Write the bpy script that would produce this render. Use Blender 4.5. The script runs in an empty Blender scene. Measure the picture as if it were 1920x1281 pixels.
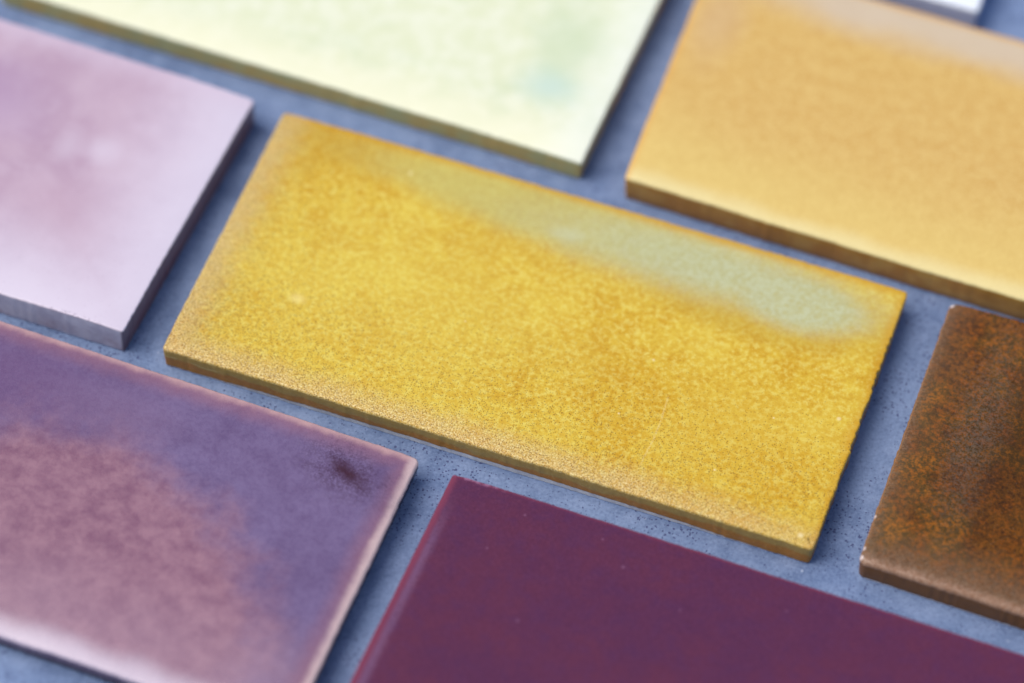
import bpy, math, random
from math import radians, sin, cos, pi, exp
from mathutils import Matrix, Vector, noise

S = bpy.context.scene
CM = 0.01                                   # lengths below are in centimetres

# ---------------------------------------------------------------- camera
cam_data = bpy.data.cameras.new("camera")
cam = bpy.data.objects.new("camera", cam_data)
S.collection.objects.link(cam)
S.camera = cam
cam.matrix_world = (Matrix.Translation((0, 0, 64.758 * CM)) @
                    Matrix.Rotation(radians(37.3186), 4, 'X') @
                    Matrix.Rotation(radians(2.86227), 4, 'Z'))
cam_data.sensor_width = 36
cam_data.lens = 126.262
cam_data.clip_start = 0.01
cam_data.clip_end = 50
cam_data.dof.use_dof = True
cam_data.dof.focus_distance = 0.7915
cam_data.dof.aperture_fstop = 4.4
cam_data.dof.aperture_blades = 9

# ---------------------------------------------------------------- sky, sun, exposure
SUN_AZ = radians(181)                       # counter-clockwise from +X: far left of the camera
SUN_EL = radians(57)
world = bpy.data.worlds.new("World")
S.world = world
world.use_nodes = True
wn = world.node_tree
sky = wn.nodes.new("ShaderNodeTexSky")
sky.sky_type = 'NISHITA'
sky.sun_disc = False
sky.sun_elevation = SUN_EL
sky.sun_rotation = pi / 2 - SUN_AZ
sky.air_density = 1.0
sky.dust_density = 2.0
sky.ozone_density = 1.0
bg = wn.nodes["Background"]
bg.inputs[1].default_value = 0.105
wn.links.new(sky.outputs[0], bg.inputs[0])

sun_data = bpy.data.lights.new("sun", 'SUN')
sun_data.energy = 1.5
sun_data.angle = radians(50)
sun_data.color = (1.0, 0.95, 0.88)
sun = bpy.data.objects.new("sun", sun_data)
S.collection.objects.link(sun)
sdir = Vector((cos(SUN_AZ) * cos(SUN_EL), sin(SUN_AZ) * cos(SUN_EL), sin(SUN_EL)))
sun.rotation_euler = sdir.to_track_quat('Z', 'Y').to_euler()
sun.location = sdir * 3

S.view_settings.view_transform = 'Standard'
S.view_settings.look = 'None'
S.view_settings.gamma = 1
S.view_settings.exposure = 0.58


# ---------------------------------------------------------------- node helpers
def lin(c):
    c /= 255.0
    return c / 12.92 if c <= 0.04045 else ((c + 0.055) / 1.055) ** 2.4


def rgb(r, g, b, k=1.0):
    return (lin(r) * k, lin(g) * k, lin(b) * k, 1)


class Mat:
    """Small wrapper that builds a Principled material from node expressions."""

    def __init__(self, name):
        self.m = bpy.data.materials.new(name)
        self.m.use_nodes = True
        self.t = self.m.node_tree
        self.p = self.t.nodes["Principled BSDF"]
        self.seed = 0

    def node(self, kind, **kw):
        n = self.t.nodes.new(kind)
        for k, v in kw.items():
            setattr(n, k, v)
        return n

    def put(self, sock, v):
        if v is None:
            return
        if isinstance(v, bpy.types.NodeSocket):
            self.t.links.new(v, sock)
        else:
            sock.default_value = v

    def math(self, op, a, b=None, c=None, clamp=False):
        n = self.node("ShaderNodeMath", operation=op, use_clamp=clamp)
        self.put(n.inputs[0], a)
        self.put(n.inputs[1], b)
        self.put(n.inputs[2], c)
        return n.outputs[0]

    def add(self, a, b): return self.math('ADD', a, b)
    def sub(self, a, b): return self.math('SUBTRACT', a, b)
    def mul(self, a, b): return self.math('MULTIPLY', a, b)
    def min(self, a, b): return self.math('MINIMUM', a, b)
    def max(self, a, b): return self.math('MAXIMUM', a, b)

    def step(self, x, a, b, lo=0.0, hi=1.0):
        """smooth step of x from lo (at a) to hi (at b)"""
        n = self.node("ShaderNodeMapRange", interpolation_type='SMOOTHSTEP')
        self.put(n.inputs['Value'], x)
        if a <= b:
            v = (a, b, lo, hi)
        else:
            v = (b, a, hi, lo)
        for i, q in enumerate(v):
            n.inputs[i + 1].default_value = q
        return n.outputs[0]

    def mix(self, f, a, b, mode='MIX'):
        n = self.node("ShaderNodeMix", data_type='RGBA', blend_type=mode, clamp_factor=True)
        self.put(n.inputs[0], f)
        self.put(n.inputs[6], a)
        self.put(n.inputs[7], b)
        return n.outputs[2]

    def uv(self, name):
        n = self.node("ShaderNodeUVMap", uv_map=name)
        s = self.node("ShaderNodeSeparateXYZ")
        self.t.links.new(n.outputs[0], s.inputs[0])
        return n.outputs[0], s.outputs[0], s.outputs[1]

    def vec(self, x, y, z=0.0):
        n = self.node("ShaderNodeCombineXYZ")
        self.put(n.inputs[0], x)
        self.put(n.inputs[1], y)
        self.put(n.inputs[2], z)
        return n.outputs[0]

    def noise(self, v, scale, detail=2.0, rough=0.5, dist=0.0, stretch=None):
        """scale = features per centimetre"""
        self.seed += 1
        mp = self.node("ShaderNodeMapping")
        self.put(mp.inputs[0], v)
        mp.inputs['Location'].default_value = (self.seed * 13.7, self.seed * 7.3, self.seed * 3.1)
        if stretch:
            mp.inputs['Rotation'].default_value = (0, 0, stretch[1])
            mp.inputs['Scale'].default_value = (stretch[0], 1, 1)
        n = self.node("ShaderNodeTexNoise")
        self.t.links.new(mp.outputs[0], n.inputs['Vector'])
        n.inputs['Scale'].default_value = scale
        n.inputs['Detail'].default_value = detail
        n.inputs['Roughness'].default_value = rough
        n.inputs['Distortion'].default_value = dist
        return n.outputs[0]

    def cells(self, v, scale, rnd=1.0):
        """distance to the nearest scattered point, and that point's random value"""
        self.seed += 1
        mp = self.node("ShaderNodeMapping")
        self.put(mp.inputs[0], v)
        mp.inputs['Location'].default_value = (self.seed * 5.7, self.seed * 9.3, 0)
        n = self.node("ShaderNodeTexVoronoi")
        self.t.links.new(mp.outputs[0], n.inputs['Vector'])
        n.inputs['Scale'].default_value = scale
        n.inputs['Randomness'].default_value = rnd
        s = self.node("ShaderNodeSeparateColor")
        self.t.links.new(n.outputs['Color'], s.inputs[0])
        return n.outputs['Distance'], s.outputs[0], s.outputs[1]

    def blob(self, u, v, cu, cv, ru, rv, wob=None, ang=0.0, soft=0.5):
        """1 inside an ellipse, fading to 0 at its rim; wob = signed noise added to the radius"""
        du, dv = self.sub(u, cu), self.sub(v, cv)
        if ang:
            c, s = cos(ang), sin(ang)
            du, dv = (self.add(self.mul(du, c), self.mul(dv, s)),
                      self.sub(self.mul(dv, c), self.mul(du, s)))
        a = self.math('POWER', self.math('ABSOLUTE', self.mul(du, 1 / ru)), 2.0)
        b = self.math('POWER', self.math('ABSOLUTE', self.mul(dv, 1 / rv)), 2.0)
        r = self.math('SQRT', self.add(a, b))
        if wob is not None:
            r = self.add(r, wob)
        return self.step(r, 1.0 + soft * .5, 1.0 - soft)

    def spots(self, u, v, pts, soft=0.6):
        out = None
        for (a, b, r) in pts:
            k = self.blob(u, v, a, b, r, r, soft=soft)
            out = k if out is None else self.max(out, k)
        return out

    def wob(self, v, scale, amp, detail=3):
        return self.mul(self.sub(self.noise(v, scale, detail), 0.5), amp * 2)

    def bump(self, h, dist, strength=1.0):
        n = self.node("ShaderNodeBump")
        n.inputs['Strength'].default_value = strength
        n.inputs['Distance'].default_value = dist * CM
        self.put(n.inputs['Height'], h)
        self.t.links.new(n.outputs[0], self.p.inputs['Normal'])

    def out(self, color, rough, spec=0.5, coat=0.0, coat_rough=0.1, tint=None):
        if tint:
            color = self.mix(1.0, color, tint + (1,), 'MULTIPLY')
        self.put(self.p.inputs['Base Color'], color)
        self.put(self.p.inputs['Roughness'], rough)
        self.p.inputs['Specular IOR Level'].default_value = spec
        self.p.inputs['Coat Weight'].default_value = coat
        self.p.inputs['Coat Roughness'].default_value = coat_rough
        return self.m


def glaze_frame(m, L, W):
    """tile coordinates in cm: u from the left end, v from the near edge, z up the side, d from the rim"""
    uvv, u, v = m.uv("surface_cm")
    sv, s, z = m.uv("side_cm")
    du = m.min(u, m.sub(L, u))
    dv = m.min(v, m.sub(W, v))
    d = m.min(du, dv)
    uvv = m.vec(u, v, z)
    return uvv, u, v, sv, s, z, d


# ---------------------------------------------------------------- the ground
def ground_material():
    m = Mat("blue_grey_concrete")
    tc = m.node("ShaderNodeTexCoord")
    sc = m.node("ShaderNodeVectorMath", operation='SCALE')
    m.t.links.new(tc.outputs['Object'], sc.inputs[0])
    sc.inputs['Scale'].default_value = 100.0
    P = sc.outputs[0]
    big = m.noise(P, 0.35, 4, 0.6)
    mid = m.noise(P, 1.6, 4, 0.6)
    fine = m.noise(P, 14, 3, 0.65)
    col = m.mix(m.step(big, .40, .60), rgb(105, 125, 161), rgb(121, 141, 176))
    col = m.mix(m.mul(m.step(mid, .4, .72), .55), col, rgb(138, 156, 190))
    col = m.mix(m.mul(m.step(mid, .46, .25), .5), col, rgb(88, 106, 142))
    col = m.mix(m.mul(m.step(fine, .45, .75), .35), col, rgb(152, 172, 208))
    col = m.mix(m.mul(m.step(fine, .5, .28), .38), col, rgb(72, 90, 130))
    # pin holes: several sizes, gathered in patches
    patch = m.noise(P, 0.45, 2, 0.5)
    warp = m.node("ShaderNodeVectorMath", operation='ADD')
    wn_ = m.node("ShaderNodeTexNoise")
    wn_.inputs['Scale'].default_value = 9
    m.t.links.new(P, wn_.inputs['Vector'])
    ws = m.node("ShaderNodeVectorMath", operation='SCALE')
    m.t.links.new(wn_.outputs['Color'], ws.inputs[0])
    ws.inputs['Scale'].default_value = 0.10
    m.t.links.new(P, warp.inputs[0])
    m.t.links.new(ws.outputs[0], warp.inputs[1])
    WP = warp.outputs[0]
    pits = None
    for scale, keep, rad in ((11.0, .70, .15), (6.0, .84, .10), (20.0, .66, .22), (2.6, .86, .05)):
        dist, r1, r2 = m.cells(WP, scale)
        lim = m.mul(m.step(r1, keep, 1.0), rad * 2.0)
        lim = m.mul(lim, m.step(patch, .30, .62, .25, 1.25))
        k = m.step(m.sub(lim, dist), -0.02, 0.05)
        pits = k if pits is None else m.max(pits, k)
    col = m.mix(m.mul(pits, .72), col, rgb(48, 50, 100))
    # a few pale grains
    dist, r1, r2 = m.cells(WP, 2.6)
    grain = m.mul(m.step(dist, .13, .05), m.step(r2, .86, .9))
    col = m.mix(m.mul(grain, .7), col, rgb(190, 202, 224))
    h = m.sub(m.add(m.mul(fine, .35), m.mul(mid, .3)), m.mul(pits, 1.0))
    m.bump(h, .018, .6)
    rough = m.step(fine, .2, .8, .52, .72)
    return m.out(col, rough, spec=.4)


def slab():
    n = 60
    half = 150.0
    vs, fs = [], []
    xs = [half * (abs(i / n * 2 - 1) ** 2.2) * (1 if i * 2 >= n else -1) for i in range(n + 1)]
    for y in xs:
        for x in xs:
            vs.append((x * CM, (y + 50) * CM, 0.0))
    for j in range(n):
        for i in range(n):
            a = j * (n + 1) + i
            fs.append((a, a + 1, a + n + 2, a + n + 1))
    me = bpy.data.meshes.new("ground")
    me.from_pydata(vs, [], fs)
    me.materials.append(ground_material())
    o = bpy.data.objects.new("ground", me)
    S.collection.objects.link(o)
    o["kind"] = "structure"
    o["label"] = "blue-grey pitted concrete slab under the tiles"
    return o


slab()


# ---------------------------------------------------------------- tile geometry
def rounded_ring(L, W, d, r, nu, nv, nc=5):
    """points of a rounded rectangle inset by d, counter-clockwise from the near left corner"""
    r = max(r - d, 0.004)
    r = min(r, (W - 2 * d) * .49)
    x0, x1, y0, y1 = d, L - d, d, W - d
    pts = []
    for (cx, cy, a0, n, p, q) in (
            (x0 + r, y0 + r, pi, nu, None, None),
            (x1 - r, y0 + r, 1.5 * pi, nv, None, None),
            (x1 - r, y1 - r, 0.0, nu, None, None),
            (x0 + r, y1 - r, .5 * pi, nv, None, None)):
        for k in range(nc):
            a = a0 + (pi / 2) * k / nc
            pts.append((cx + r * cos(a), cy + r * sin(a), (cos(a), sin(a))))
        a = a0 + pi / 2
        sx, sy = cx + r * cos(a), cy + r * sin(a)
        if a0 == pi:
            ex, ey = x1 - r, y0
        elif a0 == 1.5 * pi:
            ex, ey = x1, y1 - r
        elif a0 == 0.0:
            ex, ey = x0 + r, y1
        else:
            ex, ey = x0, y0 + r
        for k in range(n):
            f = k / n
            pts.append((sx + (ex - sx) * f, sy + (ey - sy) * f, (cos(a), sin(a))))
    return pts


def nz(x, y, z=0.0):
    return noise.noise(Vector((x, y, z)))


def fract(x, y, z, octs=3):
    v, a, f = 0, 1, 1
    for _ in range(octs):
        v += a * noise.noise(Vector((x * f, y * f, z)))
        a *= .5
        f *= 2.1
    return v


def mesh_object(name, rings, uvs, sides, cap_last, mat, parent, cap_first=False):
    n = len(rings[0])
    vs = [p for r in rings for p in r]
    uu = [p for r in uvs for p in r]
    ss = [p for r in sides for p in r]
    fs = []
    for k in range(len(rings) - 1):
        a, b = k * n, (k + 1) * n
        for i in range(n):
            j = (i + 1) % n
            fs.append((a + i, a + j, b + j, b + i))
    if cap_last:
        b = (len(rings) - 1) * n
        fs.append(tuple(b + i for i in range(n)))
    if cap_first:
        fs.append(tuple(reversed(range(n))))
    me = bpy.data.meshes.new(name)
    me.from_pydata([tuple(c * CM for c in p) for p in vs], [], fs)
    l1 = me.uv_layers.new(name="surface_cm")
    l2 = me.uv_layers.new(name="side_cm")
    for lp in me.loops:
        l1.data[lp.index].uv = uu[lp.vertex_index]
        l2.data[lp.index].uv = ss[lp.vertex_index]
    for p in me.polygons:
        p.use_smooth = True
    me.materials.append(mat)
    o = bpy.data.objects.new(name, me)
    S.collection.objects.link(o)
    o.parent = parent
    return o


def clay_material():
    m = Mat("white_clay")
    sv, s, z = m.uv("side_cm")
    n1 = m.noise(sv, 3, 4, .6)
    n2 = m.noise(sv, 22, 3, .6)
    col = m.mix(m.step(n1, .35, .7), rgb(196, 197, 200), rgb(222, 221, 218))
    col = m.mix(m.mul(m.step(n2, .55, .8), .4), col, rgb(165, 150, 130))
    m.bump(n2, .01, .5)
    return m.out(col, .75, spec=.3)


CLAY = clay_material()


def tile(label, corners, t, size, glaze_mat, seed, radius=.07, edge=.05, fall=(.03, .02, .02, .02),
         fallw=(.35, .3, .3, .3), rag=(.008, .008, .008, .008), ragmask=None, undercut=.03,
         lip=.05, lipvar=.03, dome=.02, clay_out=0.0, drop=None):
    """corners: far left, far right, near right, near left (world cm); sides are near, right, far, left"""
    L, W = size
    BL, BR, FR, FL = [Vector((c[0], c[1])) for c in corners]
    ctr = (BL + BR + FR + FL) / 4
    ax = ((BR - BL) + (FR - FL)).normalized()
    ang = math.atan2(ax.y, ax.x)
    rot = Matrix.Rotation(-ang, 2)
    q = [rot @ (c - ctr) for c in (FL, FR, BR, BL)]
    root = bpy.data.objects.new("ceramic_tile", None)
    S.collection.objects.link(root)
    root.empty_display_size = .02
    t += .12
    root.location = (ctr.x * CM, ctr.y * CM, 0)
    root.rotation_euler = (0, 0, ang)
    root["label"] = label
    root["category"] = "tile"
    root["group"] = "glazed ceramic tiles laid out in rows on the slab"

    def place(u, v):
        s, r = u / L, v / W
        return (q[0] * (1 - s) + q[1] * s) * (1 - r) + (q[3] * (1 - s) + q[2] * s) * r

    step = .055
    nu, nv = int(L / step), int(W / step)
    outer = rounded_ring(L, W, 0, radius, nu, nv)
    per = [0.0]
    for i in range(1, len(outer)):
        per.append(per[-1] + math.hypot(outer[i][0] - outer[i - 1][0], outer[i][1] - outer[i - 1][1]))

    def side_of(u, v):
        ds = (v, L - u, W - v, u)
        return ds.index(min(ds))

    ragv = []
    for (u, v, nrm) in outer:
        k = side_of(u, v)
        a = rag[k]
        if ragmask:
            a *= ragmask(k, u, v)
        ragv.append(a * (fract(u * 3.1 + seed, v * 3.1, seed, 4)) + .010 * nz(u * .7, v * .7, seed + 5)
                    + a * 1.2 * nz(u * 9, v * 9, seed + 2) + (a * .8 * nz(u * 17, v * 17, seed + 6) if k == 1 else 0))

    def surf(u, v):
        h = t
        for k, dd in enumerate((v, L - u, W - v, u)):
            f = fall[k] * (1 + .5 * nz(u * .5, v * .5, seed + k * 3))
            h -= f * exp(-max(dd, 0) / fallw[k])
        h += dome * (nz(u * .28, v * .35, seed) * .6 + nz(u * .9, v * .9, seed + 9) * .18)
        if drop:
            h += drop(u, v)
        return h

    rings, uvs, sides = [], [], []

    def ring(inset, zfun, extra=None):
        R, U, Sd = [], [], []
        pts = rounded_ring(L, W, max(inset, 0), radius, nu, nv)
        for i, (u, v, nrm) in enumerate(pts):
            off = ragv[i] * exp(-max(inset, 0) / .12)
            if extra:
                off += extra(i)
            elif inset < 0:
                off += -inset
            z = zfun(i, u, v)
            p = place(u + nrm[0] * off, v + nrm[1] * off)
            R.append((p.x, p.y, z))
            U.append((u, v))
            Sd.append((per[i], z - surf(u, v) + t - .12))
        rings.append(R)
        uvs.append(U)
        sides.append(Sd)

    low = []
    for i, (u, v, nrm) in enumerate(outer):
        k = lip + lipvar * (1.3 * nz(per[i] * .22, seed, 1) + .35 * nz(per[i] * 2.2, seed, 4))
        if clay_out and side_of(u, v) == 0:
            k += clay_out * max(0, sin(pi * min(1, max(0, (u - .6) / 13.5)))) ** .7
        low.append(max(.012, k))

    def sidebulge(i, f):
        # f = 0 at the top of the side, 1 at its foot
        return -undercut * f ** 1.5 + .006 * nz(per[i] * 1.1, f * 2, seed + 8) + .001 * nz(per[i] * 6, f * 6, seed)

    # foot of the glaze, turned in under itself
    ring(0, lambda i, u, v: low[i] + .004, lambda i: sidebulge(i, 1) - .06)
    ring(0, lambda i, u, v: low[i], lambda i: sidebulge(i, 1) - .006)
    for f in (.97, .9, .8, .68, .55, .42, .3, .18, .08, 0):
        ring(0, lambda i, u, v, f=f: low[i] + .006 + (surf(u, v) - edge - low[i] - .006) * (1 - f),
             lambda i, f=f: sidebulge(i, f))
    for a in (20, 40, 60, 78):
        A = radians(a)
        ring(edge * (1 - cos(A)), lambda i, u, v, A=A: surf(u, v) - edge * (1 - sin(A)))
    d = edge
    while d < W / 2 - .05:
        ring(d, lambda i, u, v: surf(u, v))
        d += max(.03, min(.16, d * .3))
    ring(W / 2 - .02, lambda i, u, v: surf(u, v))
    mesh_object("glaze", rings, uvs, sides, True, glaze_mat, root)

    # the clay body inside, seen only as a thin line along the foot
    rings2, uv2, sd2 = [], [], []
    for inset, z in ((.20, .001), (.012, .001), (.002, .012), (0, .03), (0, .2), (0, t - .18), (.3, t - .16)):
        R, U, Sd = [], [], []
        base = undercut + .013
        for i, (u, v, nrm) in enumerate(rounded_ring(L, W, base + inset, radius + base, nu, nv)):
            o2 = ragv[i] * .6 + .004 * nz(per[i] * 4, z * 9, seed + 1)
            p = place(u + nrm[0] * o2, v + nrm[1] * o2)
            R.append((p.x, p.y, z))
            U.append((u, v))
            Sd.append((per[i], z))
        rings2.append(R)
        uv2.append(U)
        sd2.append(Sd)
    mesh_object("clay_body", rings2, uv2, sd2, True, CLAY, root, cap_first=True)
    return root


# ---------------------------------------------------------------- glazes
def yellow_glaze(L, W, T):
    m = Mat("mottled_yellow_glaze")
    P, u, v, sv, s, z, d = glaze_frame(m, L, W)
    n_big = m.noise(P, .45, 4, .6)
    n_mid = m.noise(P, 2.2, 5, .62)
    n_small = m.noise(P, 8.0, 5, .74)
    n_fine = m.noise(P, 24, 3, .7)
    base = m.mix(m.step(n_mid, .32, .70), rgb(216, 156, 26), rgb(228, 178, 44))
    base = m.mix(m.mul(m.step(n_small, .46, .63), .68), base, rgb(242, 211, 100))
    base = m.mix(m.mul(m.step(n_small, .48, .34), .55), base, rgb(194, 128, 16))
    base = m.mix(m.mul(m.step(n_big, .42, .62), .3), base, rgb(238, 200, 74))
    base = m.mix(m.mul(m.step(n_big, .50, .30), .28), base, rgb(204, 140, 20))
    base = m.mix(m.mul(m.blob(u, v, 4.6, 3.6, 4.2, 2.4, m.wob(P, .8, .5), soft=.9), .35), base, rgb(238, 204, 82))
    base = m.mix(m.mul(m.blob(u, v, 13.0, 1.6, 3.2, 2.4, m.wob(P, .8, .5), soft=.9), .25), base, rgb(214, 150, 22))
    base = m.mix(m.mul(m.blob(u, v, 1.4, 7.0, 2.2, .9, m.wob(P, .9, .5), soft=.9), .5), base, rgb(200, 140, 16))
    base = m.mix(m.mul(m.step(n_fine, .55, .78), .30), base, rgb(248, 224, 124))
    base = m.mix(1.0, base, (.91, 1.03, 1.18, 1), 'MULTIPLY')
    # the pale green pooled glaze along the far edge, thin at the left and deep at the right
    wb = m.wob(P, .9, .16, 4)
    wf = m.wob(P, 5, .06, 3)
    w2 = m.add(wb, wf)
    w3 = m.add(m.mul(wb, .6), m.mul(wf, .8))
    pool = m.mul(m.blob(u, v, 10.4, 6.55, 4.6, 1.0, w3, ang=.02, soft=.75), m.step(u, 5.0, 12.0, .45, 1.0))
    pool = m.max(pool, m.blob(u, v, 12.9, 6.32, 1.95, .92, w3, soft=.5))
    fib = m.noise(P, 9, 4, .7)
    pool = m.mul(pool, m.step(fib, .2, .62, .72, 1.0))
    haze_ = m.blob(u, v, 7.0, 6.72, 5.2, .92, w2, ang=-.05, soft=.55)
    haze2 = m.blob(u, v, 9.6, 6.3, 5.8, 1.35, w2, ang=-.03, soft=.6)
    base = m.mix(m.mul(haze2, .35), base, rgb(200, 166, 64))
    base = m.mix(m.mul(haze_, .62), base, m.mix(n_small, rgb(182, 172, 92), rgb(198, 192, 122)))
    lower = m.blob(u, v, 12.4, 6.05, 3.2, 1.25, w2, ang=.03, soft=.35)
    base = m.mix(m.mul(lower, .42), base, rgb(190, 154, 52))
    base = m.mix(m.mul(pool, .86), base,
                 m.mix(m.step(fib, .35, .65), rgb(180, 184, 138), rgb(194, 199, 160)))
    base = m.mix(m.mul(m.blob(u, v, 7.45, 6.3, .42, .22, m.mul(w2, 2), ang=.1, soft=.9), .35), base, rgb(202, 206, 170))
    # left end: thin olive cast
    left = m.mul(m.step(u, 1.6, .1), m.step(n_mid, .3, .62))
    base = m.mix(m.mul(left, .55), base, rgb(196, 168, 92))
    # amber rims at the far and right edges
    rim = m.step(m.add(m.min(m.sub(W, v), m.add(m.sub(L, u), .03)), m.mul(wb, 1.0)), .34, .02)
    base = m.mix(m.mul(rim, .75), base, rgb(206, 150, 32))
    # near edge: glaze broken to beige and brown
    ef = m.add(v, m.add(m.mul(wb, 1.6), m.mul(wf, 2.0)))
    broke = m.mul(m.mul(m.step(ef, .85, .05), m.step(u, 16.5, 9.0, .6, 1.0)), m.step(n_small, .25, .55, .45, 1.0))
    broke = m.max(broke, m.mul(m.step(m.add(u, m.mul(wf, 4)), 1.0, .05), .8))
    beige = m.mix(m.step(n_fine, .38, .66), rgb(184, 138, 66), rgb(247, 226, 168))
    base = m.mix(m.mul(broke, .68), base, beige)
    # brown pin specks, thick near the left and near edges
    dens = m.add(m.step(v, 4.5, .2, .10, .62), m.add(m.step(u, 4.5, .3, 0, .3), m.mul(broke, .35)))
    dens = m.mul(dens, m.step(n_mid, .3, .6, .55, 1.15))
    sp = None
    for sc, rr in ((24, .40), (38, .44), (13, .16)):
        ds, r1, r2 = m.cells(P, sc)
        lim = m.mul(m.step(m.add(r1, m.mul(dens, .55)), .86, 1.18), rr)
        k = m.step(m.sub(lim, ds), -.06, .10)
        sp = k if sp is None else m.max(sp, k)
    base = m.mix(m.mul(sp, .66), base, rgb(120, 72, 20))
    ds, r1, r2 = m.cells(P, 7)
    lg = m.mul(m.step(ds, .10, .03), m.step(r1, .90, .93))
    base = m.mix(m.mul(lg, .5), base, rgb(120, 84, 40))
    # pale dots and a fine curved scratch
    dots = m.spots(u, v, [(10.41, 3.58, .035), (3.44, 6.74, .045), (14.76, 3.49, .055), (14.86, .24, .07),
                          (10.15, 1.9, .03), (6.1, 3.1, .025), (12.6, 1.2, .03), (13.4, 3.0, .028)])
    base = m.mix(m.mul(dots, .6), base, rgb(246, 226, 170))
    base = m.mix(m.mul(m.blob(u, v, 2.34, 2.36, .2, .15, wf, soft=.9), .6), base, rgb(244, 220, 130))
    cu = m.add(11.02, m.mul(m.math('SINE', m.mul(m.sub(v, .7), 1.5)), .07))
    line = m.mul(m.step(m.math('ABSOLUTE', m.sub(m.add(u, m.mul(wf, .3)), cu)), .032, .012),
                 m.mul(m.step(v, .6, .9), m.step(v, 2.8, 2.6)))
    line = m.mul(line, m.step(n_fine, .38, .55))
    base = m.mix(m.mul(line, .4), base, rgb(240, 214, 140))
    # sides: olive above, deep amber run below
    ns = m.noise(sv, 1.1, 4, .6)
    nf = m.noise(sv, 14, 3, .65)
    run = m.step(m.add(z, m.mul(m.sub(ns, .5), .5)), .36, .24)
    sidec = m.mix(run, rgb(172, 138, 60), rgb(178, 114, 8))
    sidec = m.mix(m.mul(m.step(nf, .5, .75), .45), sidec, rgb(136, 96, 30))
    sidec = m.mix(m.mul(m.step(nf, .45, .3), .3), sidec, rgb(206, 180, 100))
    rl = m.mul(m.step(m.math('ABSOLUTE', m.sub(m.add(z, m.mul(m.sub(ns, .5), .3)), .345)), .014, .004),
               m.mul(m.step(m.noise(sv, 1.6, 2), .50, .56), m.step(s, 4.5, 3.8)))
    sidec = m.mix(m.mul(rl, .7), sidec, rgb(226, 204, 130))
    side = m.step(z, T - .05, T - .085)
    col = m.mix(side, base, sidec)
    h = m.add(m.add(m.mul(n_small, .5), m.mul(n_fine, .35)), m.sub(m.mul(dots, .6), m.mul(sp, .25)))
    m.bump(h, .007, .55)
    rough = m.add(m.step(n_mid, .3, .7, .24, .34), m.mul(broke, .12))
    return m.out(col, rough, spec=.4)


def pale_glaze(L, W, T):
    m = Mat("pale_lemon_glaze")
    P, u, v, sv, s, z, d = glaze_frame(m, L, W)
    n1 = m.noise(P, .7, 4, .6)
    n2 = m.noise(P, 2.4, 4, .6)
    wb = m.wob(P, .9, .3)
    base = m.mix(m.step(n2, .35, .68), rgb(228, 230, 190), rgb(237, 237, 206))
    base = m.mix(m.mul(m.step(n1, .48, .66), .6), base, rgb(212, 220, 176))
    base = m.mix(m.mul(m.step(m.add(v, wb), 1.5, .1), .75), base, rgb(245, 240, 203))
    base = m.mix(m.mul(m.step(m.add(m.sub(L, u), wb), 1.6, .0), .6), base, rgb(244, 246, 228))
    base = m.mix(m.mul(m.blob(u, v, 13.35, 3.3, .9, 2.0, wb, ang=.15, soft=.8), .55), base, rgb(206, 218, 180))
    base = m.mix(m.mul(m.blob(u, v, 13.45, 1.9, .8, .62, m.wob(P, 2, .25), soft=1.0), .55), base, rgb(184, 214, 200))
    ns = m.noise(sv, 1.2, 4, .6)
    sidec = m.mix(m.step(ns, .38, .62), rgb(182, 174, 112), rgb(200, 168, 88))
    sidec = m.mix(m.step(z, .56, .46), rgb(180, 190, 128), sidec)
    col = m.mix(m.step(z, T - .04, T - .08), base, sidec)
    m.bump(n2, .01, .4)
    return m.out(col, .34, spec=.5)


def orange_glaze(L, W, T):
    m = Mat("honey_orange_glaze")
    P, u, v, sv, s, z, d = glaze_frame(m, L, W)
    n1 = m.noise(P, .8, 4, .6)
    n2 = m.noise(P, 3.0, 4, .62)
    n3 = m.noise(P, 12, 3, .7)
    wb = m.wob(P, .8, .22)
    base = m.mix(m.step(n2, .3, .72), rgb(215, 160, 78), rgb(226, 176, 94))
    base = m.mix(m.mul(m.step(n3, .46, .7), .5), base, rgb(236, 198, 122))
    base = m.mix(m.mul(m.step(n3, .5, .3), .4), base, rgb(198, 138, 58))
    base = m.mix(m.mul(m.step(m.add(v, m.mul(wb, 3)), 3.4, .3), .55), base, rgb(236, 196, 106))
    base = m.mix(m.mul(m.step(m.add(v, m.mul(wb, 1)), .55, .05), .6), base, rgb(240, 212, 144))
    base = m.mix(1.0, base, (.96, 1.09, 1.28, 1), 'MULTIPLY')
    # grey-pink pool along the far edge
    pool = m.mul(m.step(m.add(v, m.mul(wb, 1.3)), 5.9, 7.0), m.step(m.add(u, wb), .4, 3.6))
    base = m.mix(m.mul(pool, .88), base, m.mix(n1, rgb(206, 184, 154), rgb(214, 196, 172)))
    base = m.mix(m.mul(m.mul(m.blob(u, v, .7, 5.6, .7, 1.6, wb, soft=.9), .4), 1), base, rgb(206, 172, 136))
    rim = m.step(m.add(m.min(m.sub(W, v), m.add(u, .05)), m.mul(wb, .3)), .26, .04)
    base = m.mix(m.mul(rim, .8), base, rgb(218, 164, 82))
    ns = m.noise(sv, 1.1, 4, .6)
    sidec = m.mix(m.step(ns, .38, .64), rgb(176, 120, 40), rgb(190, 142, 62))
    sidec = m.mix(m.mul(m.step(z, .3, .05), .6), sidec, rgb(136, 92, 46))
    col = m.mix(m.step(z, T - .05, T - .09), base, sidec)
    m.bump(m.add(n3, n2), .006, .4)
    return m.out(col, .3, spec=.4)


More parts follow.
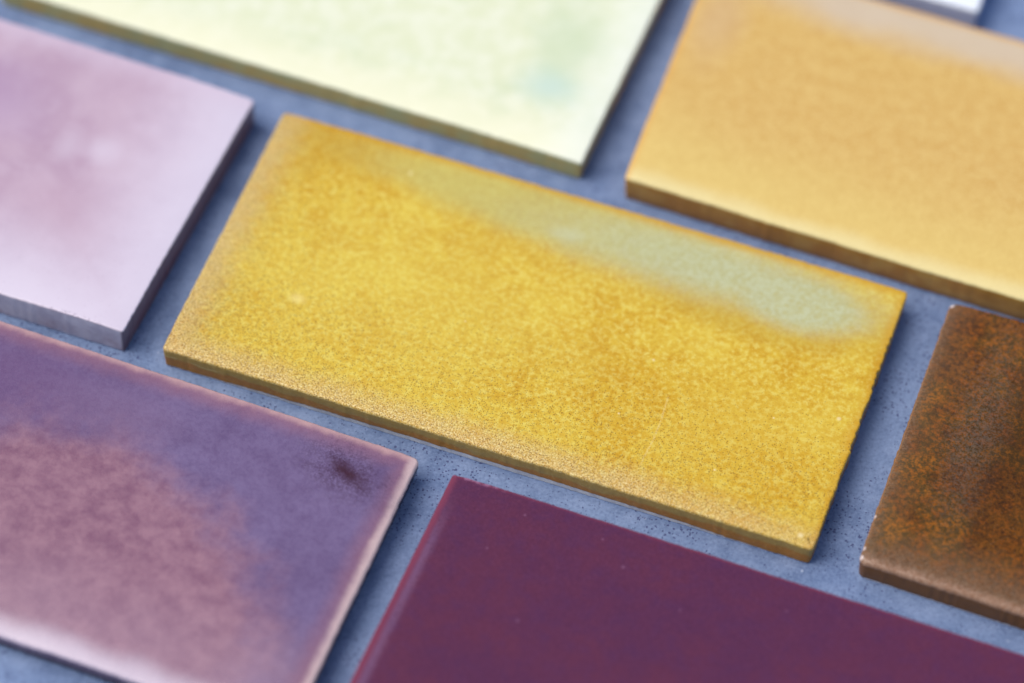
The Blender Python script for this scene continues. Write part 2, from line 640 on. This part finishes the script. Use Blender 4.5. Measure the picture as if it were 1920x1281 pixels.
def pink_glaze(L, W, T):
    m = Mat("pale_pink_glaze")
    P, u, v, sv, s, z, d = glaze_frame(m, L, W)
    n1 = m.noise(P, .55, 4, .6)
    n2 = m.noise(P, 2.4, 4, .6)
    n3 = m.noise(P, 12, 3, .6)
    wb = m.wob(P, .6, .5)
    wf = m.wob(P, 2.2, .25)
    base = m.mix(m.step(n1, .32, .70), rgb(186, 154, 170), rgb(200, 172, 184))
    base = m.mix(m.mul(m.step(n2, .4, .75), .3), base, rgb(210, 186, 198))
    base = m.mix(m.mul(m.blob(u, v, 9.5, 5.2, 1.5, 1.2, wb, soft=.9), .5), base, rgb(168, 134, 166))
    base = m.mix(m.mul(m.blob(u, v, 12.7, 2.6, 1.5, 1.0, wb, soft=.9), .35), base, rgb(188, 152, 166))
    pale = m.step(m.add(m.min(m.add(v, m.mul(wf, .6)), m.add(m.sub(L, u), m.mul(wf, .8))), m.mul(wb, .5)), 3.1, -.1)
    base = m.mix(m.mul(pale, .75), base, rgb(226, 216, 226))
    base = m.mix(m.mul(m.step(m.add(m.sub(W, v), wf), .7, .05), .5), base, rgb(216, 196, 208))
    base = m.mix(m.mul(m.blob(u, v, 12.6, 4.6, .5, .45, wf, soft=.95), .55), base, rgb(222, 206, 216))
    base = m.mix(m.mul(m.blob(u, v, 11.8, 4.45, .35, .5, wf, soft=.95), .4), base, rgb(220, 204, 214))
    base = m.mix(m.mul(m.step(n3, .62, .72), .14), base, rgb(150, 112, 140))
    ds, r1, r2 = m.cells(P, 12)
    wear = m.mul(m.mul(m.step(v, .10, .03), m.step(m.math('ABSOLUTE', m.sub(u, 13.9)), .9, .3)),
                 m.step(m.noise(P, 14, 2), .52, .58))
    base = m.mix(m.mul(wear, .35), base, rgb(112, 90, 120))
    ns = m.noise(sv, .9, 4, .6)
    stain = m.mul(m.step(m.add(z, m.mul(m.sub(ns, .5), .5)), .40, .12), m.step(ns, .38, .58))
    sidec = m.mix(m.step(m.noise(sv, 3, 3), .35, .65), rgb(176, 168, 186), rgb(194, 188, 204))
    sidec = m.mix(m.mul(stain, .75), sidec, rgb(140, 96, 110))
    # the right-hand side is a darker brown-violet
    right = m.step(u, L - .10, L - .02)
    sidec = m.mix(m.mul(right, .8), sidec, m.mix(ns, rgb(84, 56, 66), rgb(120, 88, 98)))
    col = m.mix(m.step(z, T - .03, T - .06), base, sidec)
    m.bump(m.add(m.mul(n2, .6), m.mul(n3, .2)), .008, .35)
    return m.out(col, .36, spec=.5)


def mauve_glaze(L, W, T):
    m = Mat("mauve_purple_glaze")
    P, u, v, sv, s, z, d = glaze_frame(m, L, W)
    n1 = m.noise(P, .6, 5, .62)
    n2 = m.noise(P, 2.2, 5, .65)
    n3 = m.noise(P, 9, 4, .65)
    n4 = m.noise(P, 26, 3, .6)
    wb = m.wob(P, .7, .35, 4)
    wf = m.wob(P, 3.2, .12, 4)
    w2 = m.add(wb, wf)
    # rosy heart with a violet surround
    violet = m.mix(m.step(m.add(m.mul(n3, .25), m.add(m.mul(n2, .35), m.mul(n1, .4))), .35, .65), rgb(106, 82, 120), rgb(126, 104, 142))
    rosy = m.mix(m.step(m.add(m.mul(n2, .7), m.add(m.mul(n1, .15), m.mul(n3, .15))), .34, .66), rgb(136, 88, 108), rgb(170, 122, 134))
    base_dark = m.blob(u, v, 6.0, 6.0, 3.2, 1.6, m.mul(w2, .5), soft=.9)
    violet = m.mix(m.mul(base_dark, .5), violet, rgb(112, 72, 112))
    heart = m.blob(u, v, 8.6, 1.1, 5.6, 4.5, m.mul(w2, .6), ang=-.10, soft=.22)
    base = m.mix(m.mul(heart, .92), violet, rosy)
    base = m.mix(m.mul(m.blob(u, v, 8.5, 6.1, 1.6, .8, w2, soft=.9), .35), base, rgb(140, 110, 140))
    base = m.mix(m.mul(m.step(m.add(v, m.mul(wb, 2)), 3.2, .2), .5), base, rgb(176, 138, 154))
    base = m.mix(m.mul(m.step(m.add(v, m.mul(wb, .7)), .7, .05), .6), base, rgb(232, 216, 230))  # whitish gloss highlight of the near edge, put into the colour
    # rims: bare pinkish glaze
    dr = m.add(m.min(m.sub(W, v), m.sub(L, u)), m.add(m.mul(wf, .9), m.mul(wb, .25)))
    base = m.mix(m.mul(m.step(dr, .7, .12), .66), base, rgb(156, 104, 118))
    base = m.mix(m.mul(m.step(dr, .26, .02), .8), base, rgb(210, 164, 160))
    re = m.add(m.sub(L, u), m.mul(wf, .5))
    base = m.mix(m.mul(m.step(re, .30, .05), .6), base, rgb(226, 198, 196))  # white-pink highlight painted on the right edge
    # dark wine-red burst near the far right corner
    bw = m.add(m.wob(P, 5, .55, 4), wf)
    burst = m.blob(u, v, 13.85, 6.5, 1.15, .75, bw, ang=-.3, soft=1.0)
    base = m.mix(m.mul(m.mul(burst, m.step(n4, .34, .62)), .85), base, rgb(70, 38, 66))
    core = m.blob(u, v, 13.9, 6.5, .5, .22, bw, ang=-.4, soft=1.0)
    base = m.mix(m.mul(core, .95), base, rgb(62, 20, 36))
    ds, r1, r2 = m.cells(P, 11)
    sp = m.mul(m.step(ds, .18, .05), m.step(r1, .86, .95))
    base = m.mix(m.mul(sp, .3), base, rgb(92, 56, 88))
    sidec = m.mix(m.noise(sv, 2, 3), rgb(86, 56, 80), rgb(108, 74, 94))
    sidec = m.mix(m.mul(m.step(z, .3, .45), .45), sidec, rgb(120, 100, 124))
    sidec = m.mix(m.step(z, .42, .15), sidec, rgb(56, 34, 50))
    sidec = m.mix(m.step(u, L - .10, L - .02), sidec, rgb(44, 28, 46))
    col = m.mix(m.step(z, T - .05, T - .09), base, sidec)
    m.bump(m.add(m.mul(n3, .4), m.mul(n4, .7)), .012, .6)
    return m.out(col, m.step(n3, .3, .7, .24, .32), spec=.45, tint=(.92, .96, .93))


def plum_glaze(L, W, T):
    m = Mat("dark_plum_glaze")
    P, u, v, sv, s, z, d = glaze_frame(m, L, W)
    n1 = m.noise(P, .7, 4, .6)
    n2 = m.noise(P, 3.2, 4, .62)
    n3 = m.noise(P, 13, 4, .65)
    wf = m.wob(P, 4, .06, 3)
    base = m.mix(m.step(n1, .36, .64), rgb(94, 48, 84), rgb(102, 50, 80))
    base = m.mix(m.mul(m.step(n2, .42, .7), .4), base, rgb(86, 50, 96))
    n5 = m.noise(P, 30, 2, .6)
    base = m.mix(m.mul(m.step(n3, .5, .74), .35), base, rgb(122, 64, 92))
    base = m.mix(m.mul(m.step(n5, .5, .75), .30), base, rgb(128, 78, 108))
    base = m.mix(m.mul(m.step(n5, .5, .28), .35), base, rgb(68, 32, 56))
    base = m.mix(m.mul(m.step(n3, .48, .3), .3), base, rgb(76, 40, 70))
    # lilac bloom just inside the left edge, crimson rim outside it
    lil = m.mul(m.mul(m.step(m.add(u, m.mul(wf, .8)), .42, .24), m.step(u, .10, .20)), m.step(v, 7.2, 5.2))
    base = m.mix(m.mul(m.mul(lil, m.step(n3, .25, .5)), .42), base, rgb(142, 112, 154))
    rim = m.step(m.add(m.min(m.add(m.sub(W, v), .03), m.mul(u, .7)), m.mul(wf, .4)), .15, .05)
    base = m.mix(m.mul(rim, .7), base, rgb(140, 66, 92))
    tip = m.mul(rim, m.mul(m.mul(m.step(n2, .5, .6), m.step(u, 1.5, .8)), m.step(v, 7.1, 7.35)))
    base = m.mix(m.mul(tip, .6), base, rgb(196, 150, 190))
    dots = m.spots(u, v, [(1.87, 7.0, .035), (4.3, 6.5, .045), (3.64, 7.02, .03), (1.42, 5.9, .03), (5.8, 5.9, .03),
                          (7.9, 6.7, .026), (2.7, 4.4, .04)])
    base = m.mix(m.mul(dots, .28), base, rgb(176, 130, 170))
    ds, r1, r2 = m.cells(P, 5)
    dk = m.mul(m.step(ds, .2, .04), m.step(r1, .84, .92))
    base = m.mix(m.mul(dk, .3), base, rgb(56, 34, 60))
    sidec = m.mix(m.noise(sv, 3, 3), rgb(132, 58, 88), rgb(148, 74, 104))
    col = m.mix(m.step(z, T - .05, T - .09), base, sidec)
    m.bump(m.add(m.mul(n3, .5), m.mul(n2, .5)), .006, .35)
    return m.out(col, .32, spec=.22, tint=(.86, .78, .72))


def brown_glaze(L, W, T):
    m = Mat("rust_brown_glaze")
    P, u, v, sv, s, z, d = glaze_frame(m, L, W)
    n1 = m.noise(P, .7, 4, .6)
    n2 = m.noise(P, 2.4, 4, .62)
    n3 = m.noise(P, 11, 4, .7)
    n4 = m.noise(P, 24, 3, .7)
    wb = m.wob(P, .9, .3, 4)
    wf = m.wob(P, 4, .12, 3)
    base = m.mix(m.step(n2, .36, .64), rgb(92, 52, 8), rgb(112, 68, 14))
    base = m.mix(m.mul(m.step(n3, .48, .66), .7), base, rgb(158, 84, 14))
    base = m.mix(m.mul(m.step(n3, .5, .34), .8), base, rgb(56, 28, 6))
    base = m.mix(m.mul(m.step(n4, .58, .74), .45), base, rgb(140, 112, 84))
    olive = m.mul(m.step(n1, .45, .62), m.step(n3, .6, .45))
    base = m.mix(m.mul(olive, .6), base, rgb(84, 66, 20))
    amber = m.mul(m.step(n1, .5, .68), m.step(n3, .42, .62))
    base = m.mix(m.mul(amber, .6), base, rgb(176, 108, 16))
    base = m.mix(m.mul(m.blob(u, v, 2.3, 3.8, 1.5, 2.6, wb, soft=.9), .6), base, rgb(54, 32, 8))
    grey = m.mul(m.blob(u, v, 1.5, 4.5, .7, 3.2, wb, soft=.9), m.step(n4, .38, .6))
    base = m.mix(m.mul(grey, .3), base, rgb(128, 116, 104))
    gb = m.mul(m.step(m.add(v, m.add(m.mul(wb, 1.2), wf)), 1.5, .5), m.step(n4, .3, .6, .5, 1.0))  # greyish edge sheen, painted in as a band
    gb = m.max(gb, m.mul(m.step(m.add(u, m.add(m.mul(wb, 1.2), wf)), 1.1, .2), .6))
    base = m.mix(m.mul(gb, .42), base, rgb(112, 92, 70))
    # milky brown near the rims: edge sheen painted into the glaze colour
    e = m.add(m.min(v, m.add(m.mul(u, 1.6), .25)), m.add(m.mul(wb, .6), m.mul(wf, 1.2)))
    edge = m.step(e, .85, .05)
    milky_sheen = m.mix(m.step(n4, .35, .65), rgb(96, 66, 42), rgb(140, 112, 88))
    base = m.mix(m.mul(edge, .72), base, milky_sheen)
    base = m.mix(m.mul(m.step(m.add(v, wf), .28, .02), .5), base, m.mix(m.step(n4, .35, .65), rgb(156, 112, 84), rgb(196, 160, 136)))  # pinkish highlight painted along the near rim
    chip = m.spots(u, v, [(-.02, 1.25, .07), (-.01, .35, .07), (.02, .12, .06), (.03, 7.7, .08)], soft=.4)
    base = m.mix(m.mul(chip, .9), base, rgb(226, 210, 204))
    rim = m.step(m.add(u, m.mul(wf, .15)), .05, .015)
    base = m.mix(m.mul(rim, .45), base, rgb(176, 126, 80))
    sidec = m.mix(m.noise(sv, 4, 3), rgb(104, 64, 16), rgb(124, 80, 26))
    sidec = m.mix(m.step(z, T - .06, T - .13), rgb(92, 52, 24), sidec)
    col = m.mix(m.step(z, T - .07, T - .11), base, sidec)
    m.bump(m.add(m.mul(n3, .6), m.mul(n4, .5)), .008, .45)
    return m.out(col, .2, spec=.28)


def white_glaze(L, W, T):
    m = Mat("white_glaze")
    P, u, v, sv, s, z, d = glaze_frame(m, L, W)
    n1 = m.noise(P, 1.2, 3)
    base = m.mix(n1, rgb(238, 242, 246), rgb(246, 247, 248))
    sidec = rgb(196, 200, 224)
    col = m.mix(m.step(z, T - .04, T - .08), base, sidec)
    m.bump(n1, .008, .3)
    return m.out(col, .3, spec=.5)


# ---------------------------------------------------------------- the tiles
def yellow_mask(k, u, v):
    if k == 1:
        return 1.0 if v > 6.6 else (2.3 if 2.6 < v < 6.3 else 1.3)
    return 1.0


L0 = 15.2
tile("mustard yellow tile with a pale green pool along its far edge, in the middle",
     [(-5.62, 55.309), (8.963, 50.84), (6.718, 43.633), (-7.803, 48.184)], .60, (15.23, 7.5),
     yellow_glaze(15.23, 7.5, .60), 3.1, radius=.10, edge=.045, fall=(.055, .02, .02, .03),
     fallw=(.30, .25, .3, .3), rag=(.010, .014, .012, .010), ragmask=yellow_mask, undercut=.035,
     lip=.035, lipvar=.02, clay_out=.13)
tile("pale lemon tile with a small turquoise spot, behind the yellow tile",
     [(-10.43, 65.96), (3.785, 61.325), (1.418, 54.209), (-12.80, 58.845)], .60, (14.95, 7.5),
     pale_glaze(14.95, 7.5, .60), 11.7, edge=.04, fall=(.045, .04, .02, .02), lip=.03, lipvar=.015)
tile("honey orange tile with a greyish band along its far edge",
     [(4.457, 60.917), (18.946, 56.321), (16.846, 48.928), (2.415, 53.701)], .78, (15.2, 7.62),
     orange_glaze(15.2, 7.62, .78), 21.3, radius=.09, edge=.06, fall=(.09, .02, .02, .03),
     fallw=(.5, .3, .3, .3), lip=.02, lipvar=.01, undercut=.04)
tile("pale pink tile with whitish edges, left of the yellow tile",
     [(-20.73, 60.362), (-6.324, 55.514), (-8.697, 48.504), (-23.201, 53.05)], .75, (15.2, 7.4),
     pink_glaze(15.2, 7.4, .75), 31.9, radius=.06, edge=.03, fall=(.06, .06, .015, .02),
     fallw=(.55, .5, .3, .3), lip=.015, lipvar=.01, undercut=.01)
tile("mauve and violet tile with a dark wine-red burst near its corner",
     [(-16.3, 50.318), (-1.877, 45.52), (-4.195, 38.387), (-18.618, 43.185)], .62, (15.2, 7.5),
     mauve_glaze(15.2, 7.5, .62), 43.2, radius=.14, edge=.06, fall=(.13, .07, .035, .02),
     fallw=(.55, .35, .4, .3), lip=.015, lipvar=.01, undercut=.10)
tile("plain dark plum tile with a crimson rim, in front of the yellow tile",
     [(-1.147, 45.151), (13.317, 40.479), (10.876, 33.388), (-3.589, 38.059)], .62, (15.2, 7.5),
     plum_glaze(15.2, 7.5, .62), 53.5, radius=.06, edge=.05, fall=(.03, .02, .012, .06),
     fallw=(.4, .3, .3, .3), rag=(.006, .006, .008, .003), lip=.02, lipvar=.01, undercut=-.02)
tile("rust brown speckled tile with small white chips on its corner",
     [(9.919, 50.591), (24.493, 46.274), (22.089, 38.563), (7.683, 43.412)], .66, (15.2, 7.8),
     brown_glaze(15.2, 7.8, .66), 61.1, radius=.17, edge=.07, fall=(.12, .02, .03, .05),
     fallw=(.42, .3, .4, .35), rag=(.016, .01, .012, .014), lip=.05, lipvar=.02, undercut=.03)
tile("white tile behind the orange tile, only a corner in view",
     [(-1.546, 70.906), (13.065, 66.716), (10.872, 59.544), (-3.739, 63.734)], .68, (15.2, 7.5),
     white_glaze(15.2, 7.5, .68), 71.4, edge=.04, lip=.02, lipvar=.01)
